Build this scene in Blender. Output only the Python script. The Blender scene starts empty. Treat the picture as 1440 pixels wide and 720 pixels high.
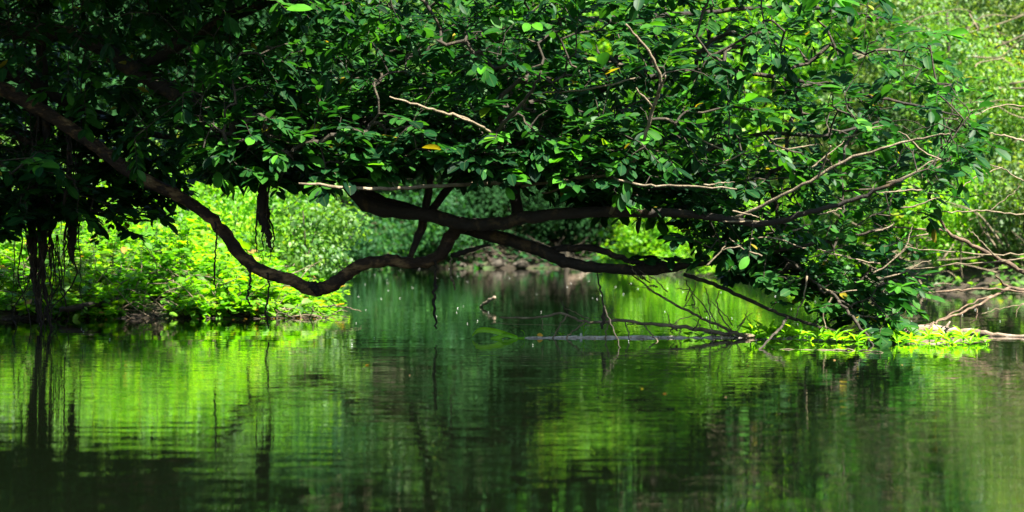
import bpy, math
import numpy as np
from mathutils import Vector

sc = bpy.context.scene
col = sc.collection
rng = np.random.default_rng(11)

# ------------------------------------------------------------------ camera
F = 3000.0          # focal length in pixels of the 1440 px wide photograph
CAM_H = 1.0         # metres above the water
HOR = 345.0         # row of the horizon
cam_d = bpy.data.cameras.new('camera')
cam = bpy.data.objects.new('camera', cam_d)
col.objects.link(cam)
cam.location = (0, 0, CAM_H)
cam.rotation_euler = (math.radians(90), 0, 0)
cam_d.sensor_width = 36
cam_d.lens = F / 1440 * 36
cam_d.shift_y = -(360 - HOR) / 1440
cam_d.clip_start = 0.1
cam_d.clip_end = 3000
cam_d.dof.use_dof = True
cam_d.dof.focus_distance = 22.5
cam_d.dof.aperture_fstop = 1.9
sc.camera = cam

# ------------------------------------------------------------------ sky, sun, exposure
SUN_EL, SUN_AZ = math.radians(54), math.radians(134)     # from behind the far shore, to the right
w = bpy.data.worlds.new('World')
sc.world = w
w.use_nodes = True
nt = w.node_tree
bg = nt.nodes['Background']
sky = nt.nodes.new('ShaderNodeTexSky')
sky.sky_type = 'NISHITA'
sky.sun_disc = False
sky.sun_elevation = SUN_EL
sky.sun_rotation = SUN_AZ
nt.links.new(sky.outputs[0], bg.inputs[0])
bg.inputs[1].default_value = 0.05
sd = bpy.data.lights.new('sun', 'SUN')
sd.energy = 5.0
sd.angle = math.radians(0.5)
sd.color = (1.0, 0.95, 0.84)
so = bpy.data.objects.new('sun', sd)
col.objects.link(so)
sdir = Vector((math.sin(SUN_AZ) * math.cos(SUN_EL), math.cos(SUN_AZ) * math.cos(SUN_EL), math.sin(SUN_EL)))
so.rotation_euler = sdir.to_track_quat('Z', 'Y').to_euler()
so.location = (30, 60, 60)
sc.view_settings.view_transform = 'Standard'
sc.view_settings.look = 'None'
sc.view_settings.exposure = 2.25
sc.view_settings.gamma = 1.0
sc.cycles.max_bounces = 7
sc.cycles.diffuse_bounces = 4
sc.cycles.glossy_bounces = 3
sc.cycles.transmission_bounces = 4
sc.cycles.caustics_reflective = False
sc.cycles.caustics_refractive = False


def at(px, py, d):
    """a point of the place: column and row in the photograph, metres away"""
    return np.array([(px - 720) / F * d, d, CAM_H + (HOR - py) / F * d])


# ------------------------------------------------------------------ materials
def new_mat(name):
    m = bpy.data.materials.new(name)
    m.use_nodes = True
    n = m.node_tree
    for x in list(n.nodes):
        n.nodes.remove(x)
    return m, n, n.nodes.new('ShaderNodeOutputMaterial')


def ramp(n, stops):
    r = n.nodes.new('ShaderNodeValToRGB')
    e = r.color_ramp.elements
    while len(e) < len(stops):
        e.new(0.5)
    for k, (p, c) in enumerate(stops):
        e[k].position = p
        e[k].color = (*c, 1)
    return r


def leaf_material(name, stops, by_object=False, rough=0.38, trans=0.4, tcol=1.7, spec=0.5, midrib=0.35):
    m, n, out = new_mat(name)
    L = n.links
    if by_object:
        s = n.nodes.new('ShaderNodeObjectInfo').outputs['Random']
    else:
        a = n.nodes.new('ShaderNodeAttribute')
        a.attribute_name = 'tint'
        s = a.outputs['Fac']
    r = ramp(n, stops)
    L.new(s, r.inputs[0])
    ac = n.nodes.new('ShaderNodeAttribute')
    ac.attribute_name = 'across'
    rib = n.nodes.new('ShaderNodeMapRange')
    rib.inputs['From Min'].default_value = 0.0
    rib.inputs['From Max'].default_value = 0.16
    rib.inputs['To Min'].default_value = midrib
    rib.inputs['To Max'].default_value = 0.0
    L.new(ac.outputs['Fac'], rib.inputs['Value'])
    geo = n.nodes.new('ShaderNodeNewGeometry')
    noi = n.nodes.new('ShaderNodeTexNoise')
    noi.inputs['Scale'].default_value = 9.0
    noi.inputs['Detail'].default_value = 2.0
    L.new(geo.outputs['Position'], noi.inputs['Vector'])
    mr = n.nodes.new('ShaderNodeMapRange')
    mr.inputs['From Min'].default_value = 0.3
    mr.inputs['From Max'].default_value = 0.7
    mr.inputs['To Min'].default_value = 0.75
    mr.inputs['To Max'].default_value = 1.25
    L.new(noi.outputs['Fac'], mr.inputs['Value'])
    hsv = n.nodes.new('ShaderNodeHueSaturation')
    L.new(r.outputs[0], hsv.inputs['Color'])
    L.new(mr.outputs[0], hsv.inputs['Value'])
    mx = n.nodes.new('ShaderNodeMix')
    mx.data_type = 'RGBA'
    L.new(rib.outputs[0], mx.inputs['Factor'])
    L.new(hsv.outputs[0], mx.inputs[6])
    mx.inputs[7].default_value = (0.14, 0.22, 0.05, 1)
    b = n.nodes.new('ShaderNodeBsdfPrincipled')
    b.inputs['Roughness'].default_value = rough
    b.inputs['Specular IOR Level'].default_value = spec
    L.new(mx.outputs[2], b.inputs['Base Color'])
    t = n.nodes.new('ShaderNodeBsdfTranslucent')
    tc = n.nodes.new('ShaderNodeMix')
    tc.data_type = 'RGBA'
    tc.blend_type = 'MULTIPLY'
    tc.inputs['Factor'].default_value = 1.0
    L.new(hsv.outputs[0], tc.inputs[6])
    tc.inputs[7].default_value = (tcol * 1.15, tcol * 1.1, tcol * 0.35, 1)
    L.new(tc.outputs[2], t.inputs['Color'])
    ms = n.nodes.new('ShaderNodeMixShader')
    ms.inputs[0].default_value = trans
    L.new(b.outputs[0], ms.inputs[1])
    L.new(t.outputs[0], ms.inputs[2])
    L.new(ms.outputs[0], out.inputs['Surface'])
    return m


def bark_material(name, stops, scale=6.0, stretch=(1, 1, 1), rough=0.85, bump=0.6):
    m, n, out = new_mat(name)
    L = n.links
    geo = n.nodes.new('ShaderNodeNewGeometry')
    mp = n.nodes.new('ShaderNodeMapping')
    mp.inputs['Scale'].default_value = stretch
    L.new(geo.outputs['Position'], mp.inputs['Vector'])
    noi = n.nodes.new('ShaderNodeTexNoise')
    noi.inputs['Scale'].default_value = scale
    noi.inputs['Detail'].default_value = 8
    noi.inputs['Roughness'].default_value = 0.65
    L.new(mp.outputs[0], noi.inputs['Vector'])
    r = ramp(n, stops)
    L.new(noi.outputs['Fac'], r.inputs[0])
    b = n.nodes.new('ShaderNodeBsdfPrincipled')
    b.inputs['Roughness'].default_value = rough
    L.new(r.outputs[0], b.inputs['Base Color'])
    n2 = n.nodes.new('ShaderNodeTexNoise')
    n2.inputs['Scale'].default_value = scale * 7
    n2.inputs['Detail'].default_value = 4
    L.new(mp.outputs[0], n2.inputs['Vector'])
    bp = n.nodes.new('ShaderNodeBump')
    bp.inputs['Strength'].default_value = bump
    bp.inputs['Distance'].default_value = 0.02
    L.new(n2.outputs['Fac'], bp.inputs['Height'])
    L.new(bp.outputs[0], b.inputs['Normal'])
    L.new(b.outputs[0], out.inputs['Surface'])
    return m


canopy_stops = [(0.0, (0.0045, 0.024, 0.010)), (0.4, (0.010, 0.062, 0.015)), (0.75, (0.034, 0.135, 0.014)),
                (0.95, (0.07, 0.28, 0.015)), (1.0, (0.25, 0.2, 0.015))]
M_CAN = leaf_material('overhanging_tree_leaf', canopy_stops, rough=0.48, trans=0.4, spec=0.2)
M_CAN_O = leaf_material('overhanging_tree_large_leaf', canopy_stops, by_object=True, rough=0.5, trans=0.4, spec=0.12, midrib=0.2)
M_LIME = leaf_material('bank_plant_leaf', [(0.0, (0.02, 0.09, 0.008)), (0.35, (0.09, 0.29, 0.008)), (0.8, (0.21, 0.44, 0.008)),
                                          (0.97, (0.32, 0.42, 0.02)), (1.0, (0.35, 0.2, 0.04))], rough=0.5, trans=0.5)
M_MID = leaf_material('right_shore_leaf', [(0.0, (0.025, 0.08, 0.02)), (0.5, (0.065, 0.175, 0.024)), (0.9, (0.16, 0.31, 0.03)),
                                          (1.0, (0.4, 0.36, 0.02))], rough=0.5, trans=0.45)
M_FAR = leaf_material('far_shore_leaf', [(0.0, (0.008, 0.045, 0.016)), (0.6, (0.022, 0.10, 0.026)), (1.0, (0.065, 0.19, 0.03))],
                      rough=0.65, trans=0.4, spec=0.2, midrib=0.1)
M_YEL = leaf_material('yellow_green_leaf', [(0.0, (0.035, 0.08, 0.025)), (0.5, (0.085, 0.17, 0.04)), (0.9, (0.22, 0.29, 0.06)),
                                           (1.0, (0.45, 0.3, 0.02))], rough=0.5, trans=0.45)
M_DARK = leaf_material('shade_painted_leaf', [(0.0, (0.005, 0.022, 0.008)), (1.0, (0.016, 0.06, 0.014))], rough=0.8, trans=0.15, spec=0.08, midrib=0.0)  # forest shade painted into the leaf colour of the rear trees and hollow
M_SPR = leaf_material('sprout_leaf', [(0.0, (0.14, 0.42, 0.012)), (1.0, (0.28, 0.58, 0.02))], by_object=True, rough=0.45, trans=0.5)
M_BARK = bark_material('dark_bark', [(0.3, (0.005, 0.004, 0.0025)), (0.55, (0.018, 0.013, 0.007)), (0.66, (0.09, 0.058, 0.026)), (0.85, (0.24, 0.15, 0.08))])  # lighter patches in the colour imitate sun flecks on the dark bark
M_BARKL = bark_material('sun_painted_bark', [(0.3, (0.012, 0.008, 0.005)), (0.5, (0.045, 0.026, 0.013)), (0.57, (0.19, 0.11, 0.045)), (0.68, (0.33, 0.22, 0.10)), (0.8, (0.08, 0.1, 0.02))], scale=5, stretch=(0.7, 1, 1.5), bump=1.0)  # sunlit patches painted into the colour of the lowest branch
M_TWIG = bark_material('pale_twig_bark', [(0.3, (0.07, 0.055, 0.03)), (0.55, (0.20, 0.155, 0.095)), (0.8, (0.4, 0.34, 0.23))], scale=10)
M_TWD = bark_material('twig_bark', [(0.3, (0.012, 0.010, 0.006)), (0.55, (0.035, 0.027, 0.015)), (0.75, (0.14, 0.11, 0.065))], scale=10)
M_RED = bark_material('reddish_bark', [(0.3, (0.045, 0.03, 0.018)), (0.55, (0.13, 0.085, 0.05)), (0.8, (0.32, 0.25, 0.17))], scale=10)
M_LOG = bark_material('weathered_log', [(0.3, (0.10, 0.065, 0.04)), (0.5, (0.26, 0.19, 0.13)), (0.7, (0.42, 0.36, 0.3)), (0.85, (0.12, 0.17, 0.03))],
                      scale=5, stretch=(0.5, 2, 3))
M_PALE = bark_material('pale_wood', [(0.3, (0.16, 0.12, 0.08)), (0.5, (0.6, 0.55, 0.46)), (0.62, (0.75, 0.70, 0.6)), (0.70, (0.08, 0.06, 0.03))], scale=9, rough=0.35)  # whitish tone broken by dark brown patches
M_ROCK = bark_material('stone', [(0.3, (0.025, 0.022, 0.018)), (0.6, (0.09, 0.075, 0.055)), (0.8, (0.22, 0.18, 0.14))], scale=3)
M_PETAL = bark_material('petal', [(0.3, (0.75, 0.78, 0.7)), (0.8, (0.85, 0.87, 0.85))], rough=0.5)
M_AMBER = bark_material('fallen_leaf_amber', [(0.3, (0.6, 0.3, 0.02)), (0.8, (0.8, 0.5, 0.04))], rough=0.5)


# ------------------------------------------------------------------ helpers
def link(o, parent=None, root_loc=None):
    col.objects.link(o)
    if parent is not None:
        o.parent = parent
    return o


def thing(name, label, cat, loc=(0, 0, 0), group=None):
    o = bpy.data.objects.new(name, None)
    o.empty_display_size = 0.3
    o.location = Vector([float(v) for v in loc])
    col.objects.link(o)
    o['label'] = label
    o['category'] = cat
    if group:
        o['group'] = group
    return o


def tag(o, label=None, cat=None, group=None, kind=None):
    for k, v in (('label', label), ('category', cat), ('group', group), ('kind', kind)):
        if v:
            o[k] = v
    return o


def np_mesh(name, V, Fc, smooth=True, attrs=None):
    V = np.asarray(V, np.float32)
    Fc = np.asarray(Fc, np.int32)
    me = bpy.data.meshes.new(name)
    k = Fc.shape[1]
    me.vertices.add(len(V))
    me.vertices.foreach_set('co', V.ravel())
    me.loops.add(Fc.size)
    me.loops.foreach_set('vertex_index', Fc.ravel())
    me.polygons.add(len(Fc))
    me.polygons.foreach_set('loop_start', np.arange(len(Fc), dtype=np.int32) * k)
    me.polygons.foreach_set('loop_total', np.full(len(Fc), k, np.int32))
    me.polygons.foreach_set('use_smooth', np.full(len(Fc), smooth, bool))
    me.update(calc_edges=True)
    for an, av in (attrs or {}).items():
        a = me.attributes.new(an, 'FLOAT', 'POINT')
        a.data.foreach_set('value', np.asarray(av, np.float32))
    return me


def mobj(name, me, mat, parent=None, loc=None):
    """meshes of a thing that is built in place are in world coordinates: the child is shifted back by the thing's base"""
    if len(me.materials) == 0:
        me.materials.append(mat)
    o = bpy.data.objects.new(name, me)
    col.objects.link(o)
    if parent is not None:
        o.parent = parent
        o.location = Vector(loc) if loc is not None else -parent.location
    elif loc is not None:
        o.location = Vector(loc)
    return o


def spline(P, n=6):
    """Catmull-Rom through rows of P (any number of columns)"""
    P = np.asarray(P, float)
    Q = np.vstack([2 * P[0] - P[1], P, 2 * P[-1] - P[-2]])
    out = []
    for i in range(1, len(Q) - 2):
        for t in np.linspace(0, 1, n, endpoint=False):
            a, b, c, d = Q[i - 1], Q[i], Q[i + 1], Q[i + 2]
            out.append(0.5 * (2 * b + (c - a) * t + (2 * a - 5 * b + 4 * c - d) * t * t + (3 * b - a - 3 * c + d) * t ** 3))
    out.append(Q[-2])
    return np.array(out)


def tube_arrays(P, R, sides=8, rough=0.0, base=0):
    P = np.asarray(P, float)
    T = np.gradient(P, axis=0)
    T /= np.linalg.norm(T, axis=1)[:, None] + 1e-9
    up = np.array([0.13, 0.3, 0.94])
    V, Fc = [], []
    nrm = None
    for i in range(len(P)):
        if nrm is None:
            nrm = np.cross(T[i], up)
            if np.linalg.norm(nrm) < 0.1:
                nrm = np.cross(T[i], (1, 0, 0))
        nrm = nrm - T[i] * np.dot(nrm, T[i])
        nrm /= np.linalg.norm(nrm) + 1e-9
        bn = np.cross(T[i], nrm)
        a = np.arange(sides) * 2 * math.pi / sides
        rr = R[i] * (1 + rough * rng.normal(size=sides)) if rough else R[i]
        V.append(P[i] + (np.cos(a) * rr)[:, None] * nrm + (np.sin(a) * rr)[:, None] * bn)
    V = np.vstack(V)
    n = len(P)
    for i in range(n - 1):
        for k in range(sides):
            k2 = (k + 1) % sides
            Fc.append((i * sides + k, i * sides + k2, (i + 1) * sides + k2, (i + 1) * sides + k))
    V = np.vstack([V, P[:1], P[-1:]])
    c0, c1 = n * sides, n * sides + 1
    for k in range(sides):
        k2 = (k + 1) % sides
        Fc.append((c0, k2, k, k))
        Fc.append((c1, (n - 1) * sides + k, (n - 1) * sides + k2, (n - 1) * sides + k2))
    return V, [tuple(x + base for x in f) for f in Fc]


def poly_mesh(name, V, Fc):
    me = bpy.data.meshes.new(name)
    me.from_pydata([tuple(v) for v in V], [], [tuple(dict.fromkeys(f)) for f in Fc])
    for p in me.polygons:
        p.use_smooth = True
    me.update()
    return me


def tube_mesh(name, P, R, sides=8, rough=0.0, n=6, wobble=0.0):
    """control points with radii -> one bent, tapered tube"""
    PR = np.column_stack([np.asarray(P, float), np.asarray(R, float)])
    S = spline(PR, n)
    if wobble:
        w_ = rng.normal(size=(len(S), 3)) * wobble
        w_[0] = w_[-1] = 0
        S[:, :3] += w_
    S[:, 3] = np.maximum(S[:, 3], 0.0015)
    V, Fc = tube_arrays(S[:, :3], S[:, 3], sides, rough)
    return poly_mesh(name, V, Fc)


def pts(seq, d):
    """photo columns / rows -> world; d is a number, or (start, end)"""
    n = len(seq)
    if isinstance(d, (tuple, list)):
        ds = np.linspace(d[0], d[1], n) if len(d) == 2 else np.array(d)
    else:
        ds = np.full(n, float(d))
    return np.array([at(p[0], p[1], dd) for p, dd in zip(seq, ds)])


def rad(px_list, d=23.0):
    return np.asarray(px_list, float) * d / F


def unit(v):
    v = np.asarray(v, float)
    return v / (np.linalg.norm(v, axis=-1, keepdims=True) + 1e-9)


# leaf outlines: rows of (along, half width, lift); folded along the midrib and bent
def leaf_template(prof, fold=0.16, bend=0.16):
    V = [(0, 0, 0)]
    ac = [0.0]
    for x, hw in prof:
        z = -bend * x * x
        V += [(x, hw, z + fold * hw), (x, 0, z), (x, -hw, z + fold * hw)]
        ac += [1, 0, 1]
    V.append((1, 0, -bend))
    ac.append(0)
    T = [(0, 2, 1), (0, 3, 2)]
    k = len(prof)
    for i in range(k - 1):
        a = 1 + 3 * i
        b = a + 3
        T += [(a, a + 1, b + 1), (a, b + 1, b), (a + 1, a + 2, b + 2), (a + 1, b + 2, b + 1)]
    a = 1 + 3 * (k - 1)
    e = len(V) - 1
    T += [(a, a + 1, e), (a + 1, a + 2, e)]
    return np.array(V, float), np.array(T), np.array(ac, float)


T_OVAL = leaf_template([(0.14, 0.27), (0.45, 0.5), (0.8, 0.4)], 0.14, 0.1)
T_FINE = leaf_template([(0.08, 0.14), (0.22, 0.36), (0.45, 0.5), (0.68, 0.44), (0.87, 0.22)])
T_LANCE = leaf_template([(0.2, 0.42), (0.55, 0.5)], bend=0.35)
T_SMALL = (np.array([(0, 0, 0), (0.45, 0.5, 0.06), (1, 0, -0.12), (0.45, -0.5, 0.06)], float),
           np.array([(0, 2, 1), (0, 3, 2)]), np.array([0.2, 1, 0.2, 1.0]))


def leaf_cloud(name, C, A, N, Ln, Wd, tint, tpl):
    """one mesh of many leaves. C base points, A axes, N face normals, lengths, widths"""
    A = unit(A)
    N = N - A * np.sum(A * N, axis=1, keepdims=True)
    N = unit(N)
    S = np.cross(N, A)
    V0, T0, ac = tpl
    n, k = len(C), len(V0)
    V = (C[:, None, :] + A[:, None, :] * (V0[None, :, 0:1] * Ln[:, None, None]) +
         S[:, None, :] * (V0[None, :, 1:2] * Wd[:, None, None]) +
         N[:, None, :] * (V0[None, :, 2:3] * Ln[:, None, None]))
    Fc = (T0[None] + (np.arange(n) * k)[:, None, None]).reshape(-1, 3)
    return np_mesh(name, V.reshape(-1, 3), Fc, True,
                   {'tint': np.repeat(tint, k), 'across': np.tile(ac, n)})


# ------------------------------------------------------------------ ground
LEFT = np.array([(-2.75, 29.6), (-3.0, 31.5), (-3.1, 36), (-4.5, 47), (-6, 60), (-9, 74), (-12, 90), (-400, 90), (-400, -40),
                 (-10, -40), (-8.8, 10), (-8.4, 26), (-7.9, 28.9), (-5.0, 29.3), (-3.8, 29.2)], float)
RIGHT = np.array([(3.6, 90), (4.0, 78), (6.0, 71), (8.0, 62), (7.4, 52), (8.6, 46), (11, 44.5), (12, 38), (9.5, 30), (9, 10), (10, -40),
                  (400, -40), (400, 90)], float)
FAR = np.array([(-400, 86), (-12, 87), (-9.5, 88.5), (-4, 91), (0, 92.5), (3, 91), (4.6, 85), (400, 85), (400, 600), (-400, 600)], float)


def sdist(poly, X, Y):
    """signed distance to a polygon, positive inside"""
    d = np.full(X.shape, 1e9)
    ins = np.zeros(X.shape, bool)
    n = len(poly)
    for i in range(n):
        ax, ay = poly[i]
        bx, by = poly[(i + 1) % n]
        ex, ey = bx - ax, by - ay
        t = np.clip(((X - ax) * ex + (Y - ay) * ey) / (ex * ex + ey * ey), 0, 1)
        d = np.minimum(d, np.hypot(X - ax - t * ex, Y - ay - t * ey))
        c = ((ay > Y) != (by > Y)) & (X < (bx - ax) * (Y - ay) / (by - ay + 1e-12) + ax)
        ins ^= c
    return np.where(ins, d, -d)


def noise2(X, Y):
    return (np.sin(X * 1.7 + 1.3 * np.sin(Y * 0.9)) * np.cos(Y * 1.3 + 0.7 * np.sin(X * 1.1)) * 0.5 +
            np.sin(X * 4.3 + Y * 2.1) * np.cos(Y * 5.1 - X * 1.9) * 0.25)


def height(X, Y):
    X = np.asarray(X, float)
    Y = np.asarray(Y, float)
    nz = noise2(X, Y)
    sl = sdist(LEFT, X, Y) + 0.10 * nz
    sr = sdist(RIGHT, X, Y) + 0.3 * nz
    sf = sdist(FAR, X, Y) + 0.5 * nz
    s = np.maximum(np.maximum(sl, sr), sf)
    lip = np.clip(s / 0.25, 0, 1)
    z = -0.9 + 0.9 * np.clip(1 + s / 2.5, 0, 1) ** 0.7
    z = np.where(s > 0, 0.08 * lip + 0.06 * s, z)
    zl = 0.10 * np.clip(sl - 0.4, 0, 14) + 0.3 * np.clip(sl - 14, 0, 40)
    zr = 0.38 * np.clip(sr - 0.3, 0, 45)
    zf = 0.40 * np.clip(sf - 1.0, 0, 45)
    z = z + np.where(s > 0, np.maximum(np.maximum(zl, zr), zf), 0) + np.where(s > 0, nz * 0.05 * np.clip(s, 0, 3), 0)
    return z


def axis_coords(lo, hi, step, far):
    a = np.arange(lo, hi + step / 2, step)
    g = np.cumsum(np.geomspace(step * 1.5, 60, 24))
    return np.concatenate([(a[0] - g[::-1]), a, a[-1] + g])


gx = axis_coords(-14, 18, 0.3, 300)
gy = np.concatenate([np.arange(-400, 0, 25.0), np.arange(0, 26, 1.0), np.arange(26, 34, 0.12), np.arange(34, 100, 0.5),
                     100 + np.cumsum(np.geomspace(0.8, 90, 26))])
GX, GY = np.meshgrid(gx, gy)
GZ = height(GX, GY)
nx, ny = len(gx), len(gy)
ii, jj = np.meshgrid(np.arange(nx - 1), np.arange(ny - 1))
q = (jj * nx + ii).ravel()
ground_me = np_mesh('ground', np.column_stack([GX.ravel(), GY.ravel(), GZ.ravel()]), np.column_stack([q, q + 1, q + nx + 1, q + nx]))
gm, n, out = new_mat('forest_floor')
L = n.links
geo = n.nodes.new('ShaderNodeNewGeometry')
no = n.nodes.new('ShaderNodeTexNoise')
no.inputs['Scale'].default_value = 1.3
no.inputs['Detail'].default_value = 9
L.new(geo.outputs['Position'], no.inputs['Vector'])
r = ramp(n, [(0.32, (0.018, 0.013, 0.008)), (0.48, (0.05, 0.035, 0.02)), (0.56, (0.03, 0.06, 0.012)), (0.7, (0.05, 0.10, 0.02))])
L.new(no.outputs['Fac'], r.inputs[0])
b = n.nodes.new('ShaderNodeBsdfPrincipled')
b.inputs['Roughness'].default_value = 0.9
L.new(r.outputs[0], b.inputs['Base Color'])
bp = n.nodes.new('ShaderNodeBump')
bp.inputs['Strength'].default_value = 0.8
bp.inputs['Distance'].default_value = 0.1
n2 = n.nodes.new('ShaderNodeTexNoise')
n2.inputs['Scale'].default_value = 14
n2.inputs['Detail'].default_value = 5
L.new(geo.outputs['Position'], n2.inputs['Vector'])
L.new(n2.outputs['Fac'], bp.inputs['Height'])
L.new(bp.outputs[0], b.inputs['Normal'])
L.new(b.outputs[0], out.inputs['Surface'])
tag(mobj('ground', ground_me, gm), 'dark earth of the river banks rising under the forest', kind='structure')

# ------------------------------------------------------------------ water
wm, n, out = new_mat('still_river_water')
L = n.links
geo = n.nodes.new('ShaderNodeNewGeometry')


def ripple(sx, sy, scale, detail):
    mp = n.nodes.new('ShaderNodeMapping')
    mp.inputs['Scale'].default_value = (sx, sy, 1)
    L.new(geo.outputs['Position'], mp.inputs['Vector'])
    t = n.nodes.new('ShaderNodeTexNoise')
    t.inputs['Scale'].default_value = scale
    t.inputs['Detail'].default_value = detail
    L.new(mp.outputs[0], t.inputs['Vector'])
    return t.outputs['Fac']


small = ripple(0.42, 1.25, 5.4, 1.0)
wide = ripple(0.4, 1.0, 0.9, 2.0)
patch = ripple(0.12, 0.25, 1.0, 2.0)
pr = n.nodes.new('ShaderNodeMapRange')
pr.inputs['From Min'].default_value = 0.38
pr.inputs['From Max'].default_value = 0.62
pr.inputs['To Min'].default_value = 0.5
pr.inputs['To Max'].default_value = 1.35
L.new(patch, pr.inputs['Value'])
sxyz = n.nodes.new('ShaderNodeSeparateXYZ')
L.new(geo.outputs['Position'], sxyz.inputs[0])
shelter = n.nodes.new('ShaderNodeMapRange')      # the breeze dies down towards the overhung shore
shelter.inputs['From Min'].default_value = 9
shelter.inputs['From Max'].default_value = 24
shelter.inputs['To Min'].default_value = 0.85
shelter.inputs['To Max'].default_value = 0.22
L.new(sxyz.outputs['Y'], shelter.inputs['Value'])
mul0 = n.nodes.new('ShaderNodeMath')
mul0.operation = 'MULTIPLY'
L.new(pr.outputs[0], mul0.inputs[0])
L.new(shelter.outputs[0], mul0.inputs[1])
mul = n.nodes.new('ShaderNodeMath')
mul.operation = 'MULTIPLY'
L.new(small, mul.inputs[0])
L.new(mul0.outputs[0], mul.inputs[1])
b1 = n.nodes.new('ShaderNodeBump')
b1.inputs['Strength'].default_value = 1.0
b1.inputs['Distance'].default_value = 0.0042
L.new(mul.outputs[0], b1.inputs['Height'])
b2 = n.nodes.new('ShaderNodeBump')
b2.inputs['Strength'].default_value = 1.0
b2.inputs['Distance'].default_value = 0.0035
L.new(wide, b2.inputs['Height'])
L.new(b2.outputs[0], b1.inputs['Normal'])
wb = n.nodes.new('ShaderNodeBsdfPrincipled')
wb.inputs['Base Color'].default_value = (0.0025, 0.0045, 0.0018, 1)
wb.inputs['Roughness'].default_value = 0.0
wb.inputs['IOR'].default_value = 1.38
wb.inputs['Specular IOR Level'].default_value = 0.5
L.new(b1.outputs[0], wb.inputs['Normal'])
L.new(wb.outputs[0], out.inputs['Surface'])
water_me = np_mesh('water', [(-420, -420, 0), (420, -420, 0), (420, 130, 0), (-420, 130, 0)], [(0, 1, 2, 3)], False)
tag(mobj('water', water_me, wm), 'still green river with fine ripples mirroring the forest', kind='structure')


# ------------------------------------------------------------------ trees and shrubs of the banks
def crown_mesh(name, w_, h_, lumps, n_leaves, size, tpl=T_SMALL, droop=0.25, seed=0, squash=0.8):
    """leaves gathered on the shells of many uneven lumps that fill an egg-shaped volume (base at z = 0)"""
    g = np.random.default_rng(seed)
    d = unit(g.normal(size=(lumps, 3))) * (g.uniform(0.25, 1.0, (lumps, 1)) ** 0.6)
    ctr = d * np.array([w_ * 0.5, w_ * 0.42, h_ * 0.46])
    ctr[:, 2] += h_ * 0.52
    lr = g.uniform(0.13, 0.27, lumps) * w_
    wt = lr ** 2
    k = g.choice(lumps, n_leaves, p=wt / wt.sum())
    u = unit(g.normal(size=(n_leaves, 3)))
    C = ctr[k] + u * (lr[k] * g.uniform(0.55, 1.12, n_leaves))[:, None] * np.array([1, 1, squash])
    C[:, 2] = np.maximum(C[:, 2], 0.0)
    A = unit(np.cross(u, g.normal(size=(n_leaves, 3))) + 0.35 * u - np.array([0, 0, droop]))
    N = unit(u * 0.7 + np.array([0, 0, 0.8]) + g.normal(size=(n_leaves, 3)) * 0.45)
    Ln = g.uniform(0.7, 1.3, n_leaves) * size
    lt = g.uniform(0, 1, lumps)
    tint = np.clip(0.55 * g.uniform(0, 1, n_leaves) + 0.45 * lt[k], 0, 1)
    return leaf_cloud(name, C, A, N, Ln, Ln * g.uniform(0.5, 0.75, n_leaves), tint, tpl), ctr, lr


def trunk_mesh(name, ctr, h_, r0, seed=0, limbs=7):
    """a tapered trunk with limbs running to the lumps of its crown"""
    g = np.random.default_rng(seed)
    V, Fc = tube_arrays(spline([(0, 0, -0.4), (g.normal() * 0.03 * h_, g.normal() * 0.03 * h_, h_ * 0.4), (g.normal() * 0.04 * h_, 0, h_ * 0.85)], 5),
                        np.linspace(r0, r0 * 0.35, 11), 7)
    top = [V.shape[0]]
    for c in ctr[g.choice(len(ctr), min(limbs, len(ctr)), replace=False)]:
        z0 = max(h_ * 0.12, min(c[2] * 0.55, h_ * 0.6))
        s = spline([(0, 0, z0), (c[0] * 0.45, c[1] * 0.45, z0 + (c[2] - z0) * 0.5), tuple(c)], 4)
        v, f = tube_arrays(s, np.linspace(r0 * 0.45, r0 * 0.12, len(s)), 5, base=len(V))
        V = np.vstack([V, v])
        Fc += f
    return poly_mesh(name, V, Fc)


def make_kind(w_, h_, lift, lumps, n_leaves, size, r0, seed, tpl=T_SMALL):
    cm, ctr, lr = crown_mesh('crown', w_, h_, lumps, n_leaves, size, tpl, seed=seed)
    c2 = ctr + np.array([0, 0, lift])
    tm = trunk_mesh('trunk', c2, h_ + lift, r0, seed)
    return dict(crown=cm, trunk=tm, lift=lift, ctr=c2)


_mcache = {}


def with_mat(me, mat):
    """a mesh shares its leaves between species only as a copy with another material"""
    k = (me.name, mat.name)
    if k not in _mcache:
        if len(me.materials) == 0:
            me.materials.append(mat)
            _mcache[k] = me
        elif me.materials[0] == mat:
            _mcache[k] = me
        else:
            m2 = me.copy()
            m2.materials.clear()
            m2.materials.append(mat)
            _mcache[k] = m2
    return _mcache[k]


def plant_tree(kind, name, label, cat, group, x, y, mat, scale=1.0, rot=0.0, sink=0.0, sz=None, bark=None):
    z = float(height(x, y)) - sink
    t = thing(name, label, cat, (x, y, z), group)
    t.rotation_euler = (0, 0, rot)
    t.scale = (scale, scale, sz or scale)
    o = bpy.data.objects.new('trunk' if cat == 'tree' else 'stem', with_mat(kind['trunk'], bark or M_TWD))
    col.objects.link(o)
    o.parent = t
    c = bpy.data.objects.new('crown' if cat == 'tree' else 'foliage', with_mat(kind['crown'], mat))
    col.objects.link(c)
    c.parent = t
    c.location = (0, 0, kind['lift'])
    return t


K_BIG = [make_kind(9, 11, 1.5, 34, 13000, 0.26, 0.25, s) for s in (1, 2, 3)]
K_MED = [make_kind(5, 5.5, 0.3, 24, 9000, 0.17, 0.12, s) for s in (11, 12)]
K_SH = [make_kind(2.4, 2.0, 0.0, 16, 2600, 0.105, 0.03, s, T_LANCE) for s in (21, 22, 23)]
K_FEATHER = [make_kind(5, 6.5, 0.2, 30, 12000, 0.12, 0.1, s) for s in (31, 32)]

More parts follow.
